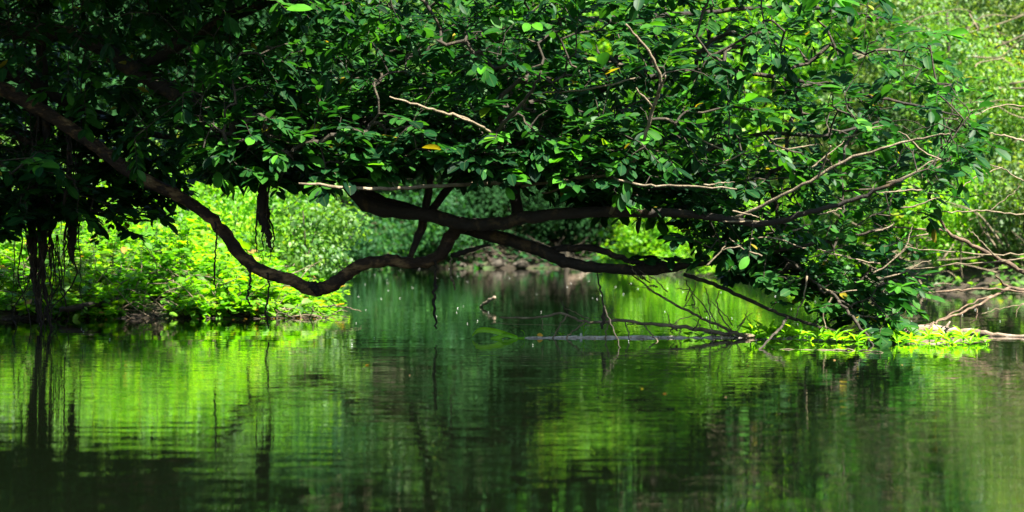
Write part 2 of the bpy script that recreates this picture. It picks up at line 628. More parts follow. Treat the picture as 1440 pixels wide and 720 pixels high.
G_FAR = 'trees along the far shore'
far_trees = [
    # x, y, kind, material, scale, label
    (-17, 93, K_BIG[0], M_FAR, 1.0, 'tall dark green tree at the left end of the far shore'),
    (-10.5, 93.5, K_BIG[1], M_FAR, 0.95, 'dark green tree over the mouth of the left channel'),
    (-7.6, 96, K_BIG[2], M_MID, 1.05, 'brighter tree rising behind the bluish shrubs of the far shore'),
    (-3.2, 97, K_BIG[0], M_FAR, 1.0, 'shaded green tree behind the fork of the big branch'),
    (0.6, 99, K_BIG[1], M_DARK, 0.6, 'tree coloured nearly black for shade, in the dark hollow above the driftwood'),
    (6.0, 97, K_BIG[2], M_LIME, 1.1, 'tall lime tree right of the hollow on the far shore'),
    (1.0, 106, K_BIG[0], M_MID, 1.2, 'large green tree high on the slope above the dark hollow'),
    (-9.0, 108, K_BIG[1], M_MID, 1.3, 'large mid green tree high on the slope behind the left channel'),
    (11, 95, K_BIG[0], M_YEL, 1.05, 'yellow green tree beyond the lit right shore'),
    (15, 90, K_BIG[1], M_FAR, 1.1, 'mid green tree far back at the right'),
    (11, 104, K_BIG[2], M_MID, 1.4, 'large tree high on the slope at the right'),
    (21, 104, K_BIG[0], M_YEL, 1.4, 'large yellowish tree high on the slope at the far right'),
]
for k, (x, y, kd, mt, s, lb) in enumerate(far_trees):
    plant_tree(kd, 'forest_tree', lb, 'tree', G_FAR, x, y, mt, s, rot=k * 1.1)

G_RS = 'sunlit trees on the right shore'
right_trees = [
    (4.9, 81, K_BIG[0], M_LIME, 0.72, 'bright lime tree at the water behind the end of the big branch'),
    (8.6, 79, K_BIG[1], M_LIME, 0.85, 'bright lime tree right of the first one on the lit shore'),
    (15.5, 82, K_MED[0], M_MID, 1.5, 'green tree between the lime trees of the right shore'),
    (10.0, 64, K_MED[1], M_YEL, 1.0, 'yellow green tree at the bend of the right shore'),
    (12.5, 60, K_FEATHER[0], M_YEL, 1.2, 'feathery yellow green tree at the upper right'),
    (16.5, 66, K_BIG[1], M_MID, 0.8, 'tall rounded green tree behind the feathery one'),
    (10.4, 51, K_FEATHER[1], M_MID, 0.95, 'feathery mid green tree right of the canopy'),
    (13.6, 54, K_FEATHER[0], M_YEL, 1.1, 'feathery green tree at the right edge of the view'),
    (15.6, 61, K_MED[1], M_FAR, 1.3, 'darker green tree at the upper right corner'),
    (18, 75, K_BIG[2], M_MID, 1.0, 'tall green tree high on the right slope'),
]
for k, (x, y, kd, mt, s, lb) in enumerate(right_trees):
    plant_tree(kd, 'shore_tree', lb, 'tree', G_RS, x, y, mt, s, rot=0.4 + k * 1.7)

G_LS = 'trees of the left bank'
left_trees = [
    (-8.2, 44, K_MED[0], M_MID, 0.5, 'low mid green tree behind the undergrowth of the left bank'),
    (-6.6, 52, K_MED[1], M_MID, 0.75, 'green tree at the channel behind the left bank'),
    (-10.6, 48, K_MED[1], M_DARK, 1.3, 'green tree behind the hanging roots at the left'),
    (-9.4, 58, K_BIG[0], M_DARK, 0.8, 'tall green tree further up the left channel'),
    (-8.2, 66, K_BIG[1], M_FAR, 0.9, 'tall green tree where the left channel narrows'),
    (-13.5, 45, K_BIG[2], M_DARK, 0.8, 'tall tree coloured blackish for shade at the left edge behind the hanging roots'),
    (-13.0, 57, K_BIG[2], M_DARK, 0.9, 'tall tree coloured dark for shade at the upper left'),
]
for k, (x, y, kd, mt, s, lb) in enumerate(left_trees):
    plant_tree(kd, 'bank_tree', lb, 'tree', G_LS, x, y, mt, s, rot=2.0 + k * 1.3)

G_SH = 'shrubs along the water'
shrubs = [
    (-6.6, 86.5, K_SH[0], M_FAR, 1.6, 'bluish green shrub at the mouth of the left channel'),
    (-4.9, 90.8, K_SH[1], M_FAR, 1.7, 'bluish green shrub under the slanting stick'),
    (-3.2, 91.8, K_SH[2], M_FAR, 1.6, 'bluish green shrub left of the driftwood'),
    (-1.2, 95.5, K_SH[0], M_DARK, 1.7, 'shrub coloured dark for shade above the driftwood'),
    (0.4, 94.6, K_SH[1], M_DARK, 1.8, 'wide shrub coloured dark for shade in the middle of the dark hollow'),
    (2.2, 94.2, K_SH[2], M_DARK, 1.7, 'shrub coloured dark for shade behind the pale dead stump'),
    (-2.4, 93.6, K_SH[1], M_DARK, 1.5, 'shrub coloured dark for shade at the left end of the driftwood'),
    (3.8, 92.8, K_SH[1], M_DARK, 1.4, 'shrub coloured dark for shade right of the driftwood'),
    (5.0, 77.6, K_SH[2], M_LIME, 1.2, 'lime shrub at the tip of the right shore'),
    (6.9, 70.5, K_SH[0], M_LIME, 1.3, 'lime shrub below the bright trees of the right shore'),
    (8.8, 61.5, K_SH[1], M_LIME, 1.3, 'lime shrub overhanging the water at the bend'),
    (8.6, 52.5, K_SH[2], M_MID, 1.2, 'green shrub behind the drooping end of the canopy'),
    (9.6, 46.8, K_SH[0], M_LIME, 1.1, 'bright shrub at the waterline at the right'),
    (11.2, 46.2, K_SH[1], M_YEL, 1.2, 'yellow green shrub at the right edge above the log'),
    (-3.7, 38.5, K_SH[1], M_MID, 0.9, 'green shrub at the tip of the left bank'),
    (-4.7, 41.0, K_SH[2], M_LIME, 1.2, 'lime shrub behind the bend of the big branch'),
    (-5.6, 37.5, K_SH[0], M_LIME, 0.9, 'lime shrub in the middle of the left bank'),
    (-7.0, 40.5, K_SH[1], M_LIME, 1.1, 'tall lime shrub on the left bank'),
    (-8.4, 37.0, K_SH[2], M_MID, 1.1, 'green shrub behind the hanging roots'),
    (-5.3, 47.5, K_SH[0], M_MID, 1.3, 'green shrub at the channel edge'),
]
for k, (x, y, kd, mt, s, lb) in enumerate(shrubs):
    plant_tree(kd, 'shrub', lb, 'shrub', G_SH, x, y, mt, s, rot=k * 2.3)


def cover(name, label, n_, xr, yr, size, mat, seed, hgt, tpl=T_LANCE, region=None, lean=0.2, smax=99):
    """low ground cover: leaves on short stems all over a patch of bank"""
    g = np.random.default_rng(seed)
    X = g.uniform(*xr, n_ * 3)
    Y = yr[0] + (yr[1] - yr[0]) * g.uniform(0, 1, n_ * 3) ** 1.5
    s = np.maximum(np.maximum(sdist(LEFT, X, Y), sdist(RIGHT, X, Y)), sdist(FAR, X, Y))
    ok = (s > -0.12) & (s < smax)
    X, Y, s = X[ok][:n_], Y[ok][:n_], s[ok][:n_]
    m_ = len(X)
    hump = 0.55 + 0.75 * (noise2(X * 1.4 + seed, Y * 1.1) + 0.4)
    top = hgt * np.clip(hump, 0.15, 1.6) * np.clip(0.35 + s * 0.5, 0.3, 1)
    Z = np.maximum(height(X, Y), 0.0) + 0.02 + top * np.sqrt(g.uniform(0.02, 1, m_))
    az = g.uniform(0, 2 * math.pi, m_)
    A = np.column_stack([np.cos(az), np.sin(az), g.normal(-0.15, 0.3, m_)])
    N = np.column_stack([g.normal(0, 0.4, m_), g.normal(-lean, 0.4, m_), np.ones(m_)])
    Ln = size * g.uniform(0.6, 1.4, m_)
    lump = 0.5 + 0.9 * noise2(X * 2.6 - seed, Y * 2.2 + 3)
    tint = np.clip(0.5 * g.uniform(0, 1, m_) + 0.5 * np.clip(lump, 0, 1), 0, 1)
    me = leaf_cloud(name, np.column_stack([X, Y, Z]), A, N, Ln, Ln * g.uniform(0.45, 0.75, m_), tint, tpl)
    return tag(mobj(name, me, mat), label, 'undergrowth', kind='stuff')




def leafy_plants(label, n_plants, xr, yr, size, mat, seed, hmax, per=34, gap=0.35):
    """ground cover built plant by plant: a few stems each with its leaves, gaps and hollows between"""
    g = np.random.default_rng(seed)
    C, A, N, Ln, T, SV, SF = [], [], [], [], [], [], []
    made = 0
    while made < n_plants:
        x, y = g.uniform(*xr), yr[0] + (yr[1] - yr[0]) * g.random() ** 1.6
        sd_ = float(sdist(LEFT, np.array([x]), np.array([y]))[0])
        if sd_ < -0.06:
            continue
        h_ = float(noise2(np.array(x * 1.9 + seed), np.array(y * 1.3)))
        if h_ < -gap and g.random() < 0.85:
            continue
        made += 1
        z0 = float(height(x, y))
        H = hmax * g.uniform(0.25, 1.0) * np.clip(0.28 + sd_ * 0.35, 0.2, 1) * (0.8 + 0.7 * h_)
        H = max(H, 0.08)
        lean = g.normal(0, 0.22, 2)
        big = g.uniform(0.7, 1.35)
        tv = g.random()
        nst = g.integers(1, 4)
        for q_ in range(nst):
            top = np.array([x + lean[0] * H + g.normal(0, 0.12), y + lean[1] * H + g.normal(0, 0.1), z0 + H * g.uniform(0.7, 1.1)])
            bot = np.array([x, y, z0 - 0.03])
            v, f = tube_arrays(np.array([bot, (bot + top) / 2 + g.normal(0, 0.03, 3), top]), [0.006, 0.005, 0.002], 3, base=len(SV))
            SV += list(v)
            SF += f
            for i in range(per // nst):
                fr = g.uniform(0.15, 1.0) ** 0.6
                az = g.uniform(0, 6.283)
                p = bot + (top - bot) * fr + np.array([math.cos(az), math.sin(az), 0]) * g.uniform(0, 0.14) * (1.3 - fr)
                C.append(p)
                A.append((math.cos(az), math.sin(az), g.normal(0.0, 0.35)))
                N.append((g.normal(0, 0.35) + 0.3 * math.cos(az), g.normal(0, 0.35) + 0.3 * math.sin(az), 1.0))
                Ln.append(size * big * g.uniform(0.6, 1.3))
                T.append(np.clip(0.4 * g.random() + 0.6 * tv - 0.02, 0, 1) if g.random() > 0.012 else 1.0)
    Ln = np.array(Ln)
    me = leaf_cloud('undergrowth', np.array(C), np.array(A), np.array(N), Ln, Ln * g.uniform(0.5, 0.8, len(Ln)), np.array(T), T_OVAL)
    tag(mobj('undergrowth', me, mat), label, 'undergrowth', kind='stuff')
    tag(mobj('undergrowth_stems', poly_mesh('undergrowth_stems', SV, SF), M_TWD), 'thin brown stems under the ' + label.split(' with')[0], 'stems', kind='stuff')


leafy_plants('lime green leafy undergrowth with dark hollows on the left bank', 900, (-8.2, -2.4), (29.15, 39.5), 0.118, M_LIME, 5, 1.3, gap=0.15)


leafy_plants('broad leaved darker green plants scattered on the left bank', 110, (-8.0, -2.7), (29.5, 36), 0.15, M_MID, 15, 1.2, per=20, gap=2)
leafy_plants('yellowish plants at the foot of the hanging roots', 55, (-6.7, -5.8), (29.2, 31.5), 0.11, M_YEL, 16, 1.3, per=26, gap=2)


def dead_stems(label, n_, boxes, r_, seed, mat, tilt=0.8):
    g = np.random.default_rng(seed)
    V, Fc = [], []
    for k in range(n_):
        bx = boxes[g.integers(len(boxes))]
        x, y = g.uniform(*bx[0]), g.uniform(*bx[1])
        z = float(height(x, y)) + g.uniform(*bx[2])
        a = g.uniform(0, 6.283)
        ln = g.uniform(*bx[3])
        up = g.uniform(-0.3, tilt)
        dv = np.array([math.cos(a), 0.5 * math.sin(a), up]) * ln
        p = np.array([x, y, z])
        S = spline([p, p + dv * 0.35 + g.normal(0, 0.05, 3) * ln, p + dv * 0.7 + g.normal(0, 0.07, 3) * ln, p + dv + np.array([0, 0, -0.1 * ln])], 4)
        v, f = tube_arrays(S, np.linspace(r_, r_ * 0.3, len(S)), 4, base=len(V))
        V += list(v)
        Fc += f
    return tag(mobj('dead_twigs', poly_mesh('dead_twigs', V, Fc), mat), label, 'twigs', kind='stuff')


dead_stems('brown dead twigs tangled in the left bank undergrowth', 150, [((-7.5, -2.6), (29.35, 31), (0.0, 0.5), (0.3, 1.0)), ((-6, -2.7), (29.25, 29.6), (-0.05, 0.1), (0.3, 0.9))], 0.009, 41, M_TWIG, 0.9)
dead_stems('grey dead twigs tangled in front of the right shore', 170, [((7.6, 13.5), (46, 53), (0.0, 5.5), (0.7, 2.6)), ((8.5, 14), (45, 47), (0.0, 1.0), (0.7, 2.0))], 0.02, 42, M_TWIG, 0.7)
dead_stems('matted roots and litter along the edge of the left bank', 130, [((-7.6, -2.6), (29.05, 29.4), (-0.06, 0.08), (0.2, 0.7))], 0.012, 43, M_TWD, 0.12)

cover('undergrowth', 'mixed green undergrowth further back on the left bank', 9000, (-14, -3), (39, 70), 0.2, M_FAR, 6, 1.1)
cover('undergrowth', 'mixed green undergrowth on the slope of the right shore', 26000, (9, 30), (43, 90), 0.22, M_MID, 7, 1.0, T_SMALL)
cover('undergrowth', 'bright lime undergrowth on the low point of the right shore', 16000, (3.6, 11), (50, 92), 0.2, M_LIME, 9, 1.1, T_SMALL)
cover('undergrowth', 'dark undergrowth on the slope of the far shore', 26000, (-25, 25), (85, 125), 0.28, M_FAR, 8, 1.0, T_SMALL)

# ------------------------------------------------------------------ the overhanging tree
BASE = np.array([-9.2, 25.0, float(height(-9.2, 25.0))])
tree = thing('overhanging_tree', 'big dark tree leaning in from the left, its long bent branches hanging over the water', 'tree', BASE)
nodes, nrad = [], []          # skeleton the twigs grow from


def limb(seq, d, px_r, name='branch', label=None, mat=M_BARK, sides=10, rough=0.07, grow=True, n_=7, wob=0.006, parent=None):
    P = pts(seq, d) if not isinstance(seq, np.ndarray) else seq
    R = np.interp(np.linspace(0, 1, len(P)), np.linspace(0, 1, len(px_r)), rad(px_r))
    o = mobj(name, tube_mesh(name, P, R, sides, rough, n_, wob), mat, parent or tree)
    if label:
        o['label'] = label
    if grow:
        S = spline(np.column_stack([P, R]), 8)
        nodes.extend(S[:, :3])
        nrad.extend(S[:, 3])
    return o


mobj('trunk', tube_mesh('trunk', [(-9.2, 25, -0.3), (-9.1, 25, 1.2), (-8.6, 24.8, 2.6), (-8.2, 24.7, 4.0), (-7.9, 24.6, 6.0), (-7.7, 24.5, 8.5)],
                        [0.55, 0.4, 0.36, 0.32, 0.24, 0.12], 14, 0.05, 7), M_BARK, tree)
S = spline([(-8.6, 24.8, 2.6), (-8.2, 24.7, 4.0), (-7.9, 24.6, 6.0), (-7.7, 24.5, 8.5)], 8)
nodes.extend(S)
nrad.extend([0.3] * len(S))
limb([(-420, -40), (-150, 60), (-30, 110), (50, 150), (120, 195), (180, 240), (250, 275), (300, 310), (340, 360), (370, 382), (410, 394), (440, 407), (470, 399),
      (505, 374), (545, 367), (590, 370), (618, 358), (636, 330), (652, 314)], (24.8, 23.2), [18, 12, 9.5, 9.5, 8.5, 9.2, 8.6, 10, 8.6, 8.2, 8.8, 10],
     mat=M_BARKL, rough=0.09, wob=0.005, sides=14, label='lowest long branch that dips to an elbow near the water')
limb([(440, 400), (444, 409), (447, 416)], 23.5, [7, 5, 1.5], name='knot', grow=False)
limb([(-420, -120), (-150, 20), (0, 40), (110, 52), (190, 98), (265, 142), (350, 165), (430, 205), (485, 252), (522, 290), (600, 302), (652, 315), (700, 314), (760, 304),
      (850, 298), (960, 300), (1075, 314), (1130, 300), (1200, 281), (1270, 252)], (24.6, 21.4),
     [20, 17, 13, 12, 12, 12, 11, 11, 10, 9, 9, 8.5, 7, 5, 4, 3, 2.2], label='upper main branch reaching far right across the canopy')
limb([(440, 215), (500, 262), (560, 288), (640, 308)], (23.6, 23.4), [6, 6, 6, 5])
limb([(640, 318), (700, 334), (760, 352), (800, 370), (860, 378), (930, 378), (972, 372)], (23.4, 23.0), [9, 9, 9.5, 8.5, 7, 7, 8, 3])
limb([(770, 352), (830, 348), (870, 362), (905, 371), (950, 372)], (23.3, 23.1), [5, 5, 4, 4, 3])
limb([(962, 386), (1010, 402), (1060, 425), (1110, 447), (1160, 461), (1215, 480)], (23.0, 22.4), [3, 2.8, 2.6, 2.3, 2, 1], mat=M_TWD)
limb([(1108, 446), (1094, 464), (1064, 496)], (22.6, 20.4), [2, 1.8, 1.2], mat=M_TWD, grow=False, sides=6)
limb([(606, 240), (601, 278), (591, 325), (577, 362)], 23.3, [4.5, 5.5, 6, 4], grow=False)
limb([(636, 360), (660, 352), (690, 344)], (23.3, 23), [4, 3.4, 1.4], grow=False, sides=7)
limb([(728, 215), (724, 250), (728, 305)], 23.1, [5, 6, 9])
limb([(420, 258), (520, 265), (620, 261), (733, 257)], (21.0, 22.0), [1.6, 2.4, 2.6, 3.4], mat=M_TWIG, sides=7)
limb([(697, 257), (697, 220), (698, 188), (722, 160), (745, 132), (761, 100)], (22.0, 20.7), [3.2, 3, 2.8, 2.6, 2, 1.2], mat=M_TWD, sides=7)
limb([(698, 196), (680, 180), (637, 160)], (21.7, 20.6), [2.2, 1.8, 1.2], mat=M_TWIG, sides=6, grow=False)
limb([(698, 190), (650, 165), (600, 152), (548, 136)], (21.6, 20.5), [2.2, 1.9, 1.6, 1], mat=M_TWIG, sides=6)
limb([(880, 34), (912, 72), (929, 115), (919, 150), (905, 200), (884, 240), (858, 300)], (20.5, 22.0), [1.2, 1.8, 2.2, 2.4, 2.4, 2.6, 3], mat=M_TWIG, sides=7)
limb([(927, 130), (936, 106)], (20.9, 20.7), [1.8, 1], mat=M_TWIG, sides=6, grow=False, n_=4)
limb([(916, 150), (895, 124)], (21.1, 20.8), [1.8, 1], mat=M_TWIG, sides=6, grow=False, n_=4)
limb([(745, 132), (830, 125), (900, 108)], (21.8, 21.8), [1.2, 1.4, 1], mat=M_TWIG, sides=6, grow=False)
limb([(733, 262), (800, 252), (850, 248), (900, 260), (960, 262), (1036, 266)], (22.0, 20.8), [2, 2, 1.8, 1.7, 1.5, 1.0], mat=M_TWIG, sides=6)
limb([(762, 272), (800, 262), (830, 247), (870, 252)], (22.2, 21.9), [1.2, 1.4, 1.4, 1], mat=M_TWIG, sides=6, grow=False)
limb([(832, 303), (855, 302), (866, 285), (872, 262)], (22.5, 22.1), [1, 1.7, 1.6, 1.4], mat=M_TWIG, sides=6, grow=False)
limb([(1034, 306), (1080, 285), (1130, 259), (1200, 221), (1290, 196), (1335, 188)], (21.6, 20.6), [2.4, 2.2, 2.1, 1.8, 1.4, 1], mat=M_TWIG, sides=7)
limb([(1150, 252), (1160, 225), (1168, 205)], (21.1, 20.8), [1.4, 1.2, 0.9], mat=M_TWIG, sides=6, grow=False)
limb([(1060, 358), (1130, 345), (1200, 332), (1255, 318)], (23, 22.6), [3.2, 2.8, 2.2, 1.6], mat=M_TWD, sides=7)
limb([(970, 372), (1030, 366), (1060, 358)], (23, 23), [4, 3.5, 3], mat=M_TWD, sides=7)
limb([(1100, 360), (1150, 400), (1185, 430), (1215, 468), (1234, 500)], (22.8, 21.2), [1.6, 1.9, 2.1, 1.8, 0.9], mat=M_TWD, sides=7, wob=0.012)
for a_, b_, c_ in (((1150, 400), (1175, 412), (1205, 408)), ((1170, 418), (1158, 440), (1162, 470)), ((1190, 438), (1222, 446), (1252, 440)), ((1205, 455), (1190, 470), (1180, 486)), ((1135, 388), (1130, 420), (1118, 448))):
    limb([a_, b_, c_], 22.3, [1.5, 1.1, 0.6], mat=M_TWIG, sides=5, grow=False, n_=4)
limb([(840, 385), (846, 418), (857, 450), (874, 492)], (23.1, 20.8), [1.1, 1.2, 1.1, 0.7], mat=M_TWD, sides=6, grow=False)
limb([(850, 430), (849, 446), (846, 462)], 22.4, [1.4, 3, 1.8], name='dead_leaf', mat=M_TWD, sides=7, grow=False)
# upper limbs that carry the crown, going up beyond the frame
limb([(190, 98), (330, 20), (500, -40), (700, -90), (950, -110)], (24.2, 22.5), [11, 9, 7, 5, 3])
limb([(350, 165), (500, 110), (640, 60), (800, 30), (960, 20), (1120, 10), (1260, 30)], (24.2, 25.0), [8, 7, 6, 5, 4, 3, 2])
limb([(600, 302), (680, 210), (780, 150), (860, 120), (980, 100), (1100, 110), (1250, 140), (1360, 165)], (23.8, 24.6), [6, 6, 5.5, 5, 4, 3.2, 2.2, 1.2])
limb([(880, 298), (960, 230), (1060, 190), (1160, 190), (1240, 170)], (23.4, 24.4), [4, 3.6, 3, 2.4, 1.4])
limb([(-150, 40), (30, 110), (110, 150), (220, 190), (320, 210)], (24.8, 25.6), [12, 9, 7, 5, 3])
limb([(-150, 110), (0, 180), (90, 225), (180, 262)], (24.8, 26), [10, 6, 4, 2])
limb([(-300, -200), (-100, -260), (150, -240), (400, -220), (640, -210)], (24.5, 24.5), [14, 11, 8, 6, 4])

# --- leaf sprays
def lower(px):
    X = [-400, 0, 60, 110, 200, 240, 300, 380, 440, 520, 600, 680, 740, 790, 830, 880, 930, 970, 1010, 1060, 1110, 1170, 1225, 1262, 1290, 1330, 1390, 1420]
    Y = [340, 330, 310, 312, 322, 276, 248, 262, 258, 246, 240, 250, 256, 272, 290, 310, 312, 352, 380, 402, 418, 442, 466, 466, 430, 300, 215, 160]
    return np.interp(px, X, Y)


N_SPRAY = 4300
low_branch = spline(np.array([(-30, 110), (50, 150), (120, 195), (180, 240), (250, 275), (300, 310)], float), 8)
cand = []
gaps = [(1066, 168, 20), (925, 345, 34), (790, 340, 30), (255, 225, 26), (300, 80, 14), (1270, 130, 16), (1200, 20, 25), (930, 300, 10), (1120, 30, 14), (1020, 395, 16)]
while len(cand) < N_SPRAY:
    px = rng.uniform(-260, 1400)
    lo = lower(px) - 12
    if rng.random() < 0.42:
        py = lo - abs(rng.normal(0, 60))
    else:
        py = rng.uniform(-330, lo)
    right_lim = np.interp(py, [-330, -100, 0, 60, 130, 200, 260, 330, 400, 480], [1000, 1180, 1290, 1330, 1370, 1370, 1330, 1280, 1290, 1270])
    if px > right_lim - abs(rng.normal(0, 26)):
        continue
    th = 1.7 if py < 250 else 0.8
    d = rng.normal(23.3 if px > 250 else 24.6, th * 0.8)
    d = min(max(d, 21.4), 27.6)
    if py < -60 and rng.random() < (0.85 if px > 480 else 0.1):  # unseen crown top thinned at the right to let sun through
        continue
    if px < 230 and py > 235 and rng.random() < 0.62:
        continue
    if any((px - a) ** 2 + (py - b_) ** 2 < (rr_ * rng.uniform(0.8, 1.25)) ** 2 for a, b_, rr_ in gaps):
        continue
    if px < 330 and np.min(np.hypot(low_branch[:, 0] - px, low_branch[:, 1] - py)) < 42:
        d = max(d, 25.6)
    if py > 280 and px > 780 and rng.random() < 0.6:
        continue
    if py > 290 and 830 < px < 1000 and rng.random() < 0.5:
        continue
    cand.append((px, py, d))
cand += [(1238, 462, 22.0), (1256, 470, 22.2), (1215, 452, 22.3), (1150, 440, 22.6), (1090, 425, 22.8), (930, 362, 22.7), (905, 360, 22.9), (160, 310, 24.3), (178, 325, 24.2), (140, 318, 24.5), (205, 300, 24.6)]
for _ in range(1500):      # unseen crown sprays above the frame, added thickly to shade the left side
    cand.append((rng.uniform(-330, 520), rng.uniform(-470, -20), rng.uniform(22, 27.5)))
for _ in range(800):  # more unseen sprays, added nearer the camera to shade the left
    cand.append((rng.uniform(-150, 430), rng.uniform(-560, -70), rng.uniform(18.5, 22.5)))
cand = np.array(cand)
N_SPRAY = len(cand)
CP = np.array([at(*c) for c in cand])
CP[:, 2] = np.maximum(CP[:, 2], 0.07)

# join each spray to the closest wood already there, nearest sprays first
nodes = np.array(nodes)
nrad = np.array(nrad)
NB = len(nodes)
MAXN = NB + N_SPRAY * 5
ND = np.zeros((MAXN, 3))
ND[:NB] = nodes
par = np.full(MAXN, -1)
cnt = NB
dmin = np.full(N_SPRAY, 1e9)
imin = np.zeros(N_SPRAY, int)
for s0 in range(0, NB, 64):
    dd = np.linalg.norm(CP[:, None] - ND[None, s0:min(s0 + 64, NB)], axis=2)
    j = dd.argmin(1)
    v = dd[np.arange(N_SPRAY), j]
    up_ = v < dmin
    dmin[up_] = v[up_]
    imin[up_] = j[up_] + s0
done = np.zeros(N_SPRAY, bool)
edges = []
tips = np.zeros(N_SPRAY, int)
for _ in range(N_SPRAY):
    k = int(np.argmin(np.where(done, 1e9, dmin)))
    done[k] = True
    a = ND[imin[k]]
    b_ = CP[k]
    seg = max(2, min(5, int(dmin[k] / 0.22) + 1))
    prev = imin[k]
    arch = rng.normal(0, 0.07, 3) * dmin[k] + np.array([0, 0, 0.09 * dmin[k]])
    new = []
    for t in np.linspace(0, 1, seg + 1)[1:]:
        p = a + (b_ - a) * t + arch * 4 * t * (1 - t)
        ND[cnt] = p
        par[cnt] = prev
        edges.append((prev, cnt))
        prev = cnt
        new.append(cnt)
        cnt += 1
    tips[k] = prev
    dd = np.linalg.norm(CP[:, None] - ND[None, new], axis=2)
    j = dd.argmin(1)
    v = dd[np.arange(N_SPRAY), j]
    up_ = v < dmin
    dmin[up_] = v[up_]
    imin[up_] = np.array(new)[j[up_]]
load = np.zeros(cnt)
load[tips] = 1
for k in range(cnt - 1, NB - 1, -1):
    if par[k] >= 0:
        load[par[k]] += load[k]
wr = 0.0032 * np.sqrt(np.maximum(load, 1)) + 0.001
TV, TF = [], []
base = 0
ang = np.arange(4) * math.pi / 2
for a, b_ in edges:
    P0, P1 = ND[a], ND[b_]
    t = unit(P1 - P0)
    s_ = unit(np.cross(t, (0.2, 0.1, 1)))
    u_ = np.cross(t, s_)
    r0 = min(wr[a] if a >= NB else wr[b_] * 1.1, 0.05)
    r1 = min(wr[b_], 0.05)
    ring = np.cos(ang)[:, None] * s_ + np.sin(ang)[:, None] * u_
    TV.append(P0 + ring * r0)
    TV.append(P1 + ring * r1)
    TF += [(base + k, base + (k + 1) % 4, base + 4 + (k + 1) % 4, base + 4 + k) for k in range(4)]
    base += 8

LC, LA, LN, LL, LW, LT = [], [], [], [], [], []
for k in range(N_SPRAY):
    tip = CP[k]
    back = ND[par[tips[k]]]
    dr = unit(tip - back)
    dr = unit(dr * 0.7 + np.array([rng.normal(0.25, 0.35), rng.normal(-0.15, 0.35), rng.normal(-0.12, 0.22)]))
    length = rng.uniform(0.2, 0.46)
    if cand[k][1] > lower(cand[k][0]) - 70:
        dr = unit(dr * np.array([1, 1, 0.3]))
        length *= 0.65
    nl = rng.integers(8, 15)
    side = unit(np.cross(dr, (0, 0, 1)))
    tv = rng.beta(1.6, 2.2) + (0.16 * np.clip((cand[k][0] - 1050) / 200, 0, 1) if cand[k][0] > 1050 else 0)
    sprsz = rng.uniform(0.68, 1.18)
    # stem of the spray
    e = tip + dr * length - np.array([0, 0, 0.05])
    s_ = side
    u_ = np.cross(dr, s_)
    ring = np.cos(ang)[:, None] * s_ + np.sin(ang)[:, None] * u_
    TV.append(tip + ring * 0.005)
    TV.append(e + ring * 0.002)
    TF += [(base + q_, base + (q_ + 1) % 4, base + 4 + (q_ + 1) % 4, base + 4 + q_) for q_ in range(4)]
    base += 8
    for i in range(nl):
        f = (i + 0.5) / nl
        sg = 1 if i % 2 else -1
        ros = max(0.0, (f - 0.6) / 0.4)
        ax = unit(dr * (0.55 + 0.7 * ros) + side * sg * (1.0 - 0.6 * ros) + rng.normal(0, 0.25, 3) + np.array([0, 0, -0.14]))
        nn = np.array([rng.normal(0, 0.36), rng.normal(-0.2, 0.36), 1.0])
        p = tip + (e - tip) * f
        ln = rng.uniform(0.12, 0.23) * (0.8 + 0.25 * f) * sprsz
        LC.append(p)
        LA.append(ax)
        LN.append(nn)
        LL.append(ln)
        LW.append(ln * rng.uniform(0.42, 0.56))
        tt = np.clip(0.75 * tv + 0.32 * rng.random() - 0.04, 0, 0.985)
        if rng.random() < 0.006:
            tt = 1.0
        LT.append(tt)
LC, LA, LN = np.array(LC), np.array(LA), np.array(LN)
LL, LW, LT = np.array(LL), np.array(LW), np.array(LT)
tw = mobj('twigs', poly_mesh('twigs', np.vstack(TV), TF), M_TWD, tree)
tw['kind'] = 'stuff'

# the 300 leaves that show largest and nearest are parts of their own
pxl = LC[:, 0] / LC[:, 1] * F + 720
pyl = HOR - (LC[:, 2] - CAM_H) / LC[:, 1] * F
inside = (pxl > 30) & (pxl < 1400) & (pyl > 8) & (pyl < 490)
Nn = unit(LN - unit(LA) * np.sum(unit(LA) * LN, axis=1, keepdims=True))
facing = np.abs(Nn[:, 1])
score = np.where(inside, -LC[:, 1] + 7 * LL + 1.2 * facing, -1e9)
pick = np.argsort(-score)[:300]
rest = np.ones(len(LC), bool)
rest[pick] = False
fo = mobj('foliage', leaf_cloud('foliage', LC[rest], LA[rest], LN[rest], LL[rest], LW[rest], LT[rest], T_OVAL), M_CAN, tree)
fo['kind'] = 'stuff'
leaf_variants = []
for wr_, fd, bd in ((0.44, 0.2, 0.12), (0.48, 0.12, 0.2), (0.56, 0.16, 0.3), (0.46, 0.3, 0.05), (0.52, 0.05, 0.16)):
    V0, T0, ac = leaf_template([(0.07, 0.15), (0.2, 0.36), (0.45, 0.5), (0.7, 0.47), (0.88, 0.29)], fd, bd * 0.7)
    V1 = V0 * np.array([1, wr_, 1])
    me = np_mesh('leaf', V1, T0, True, {'across': ac})
    me.materials.append(M_CAN_O)
    leaf_variants.append(me)
from mathutils import Matrix
Aun = unit(LA)
Sd = np.cross(Nn, Aun)
for i_, k in enumerate(pick):
    o = bpy.data.objects.new('leaf', leaf_variants[i_ % 5])
    col.objects.link(o)
    o.parent = tree
    m = Matrix(((Aun[k][0], Sd[k][0], Nn[k][0]), (Aun[k][1], Sd[k][1], Nn[k][1]), (Aun[k][2], Sd[k][2], Nn[k][2])))
    o.rotation_mode = 'QUATERNION'
    o.rotation_quaternion = m.to_quaternion()
    s = float(LL[k]) * 0.97
    o.scale = (s, s, s)
    o.location = Vector([float(v) for v in (LC[k] - BASE)])

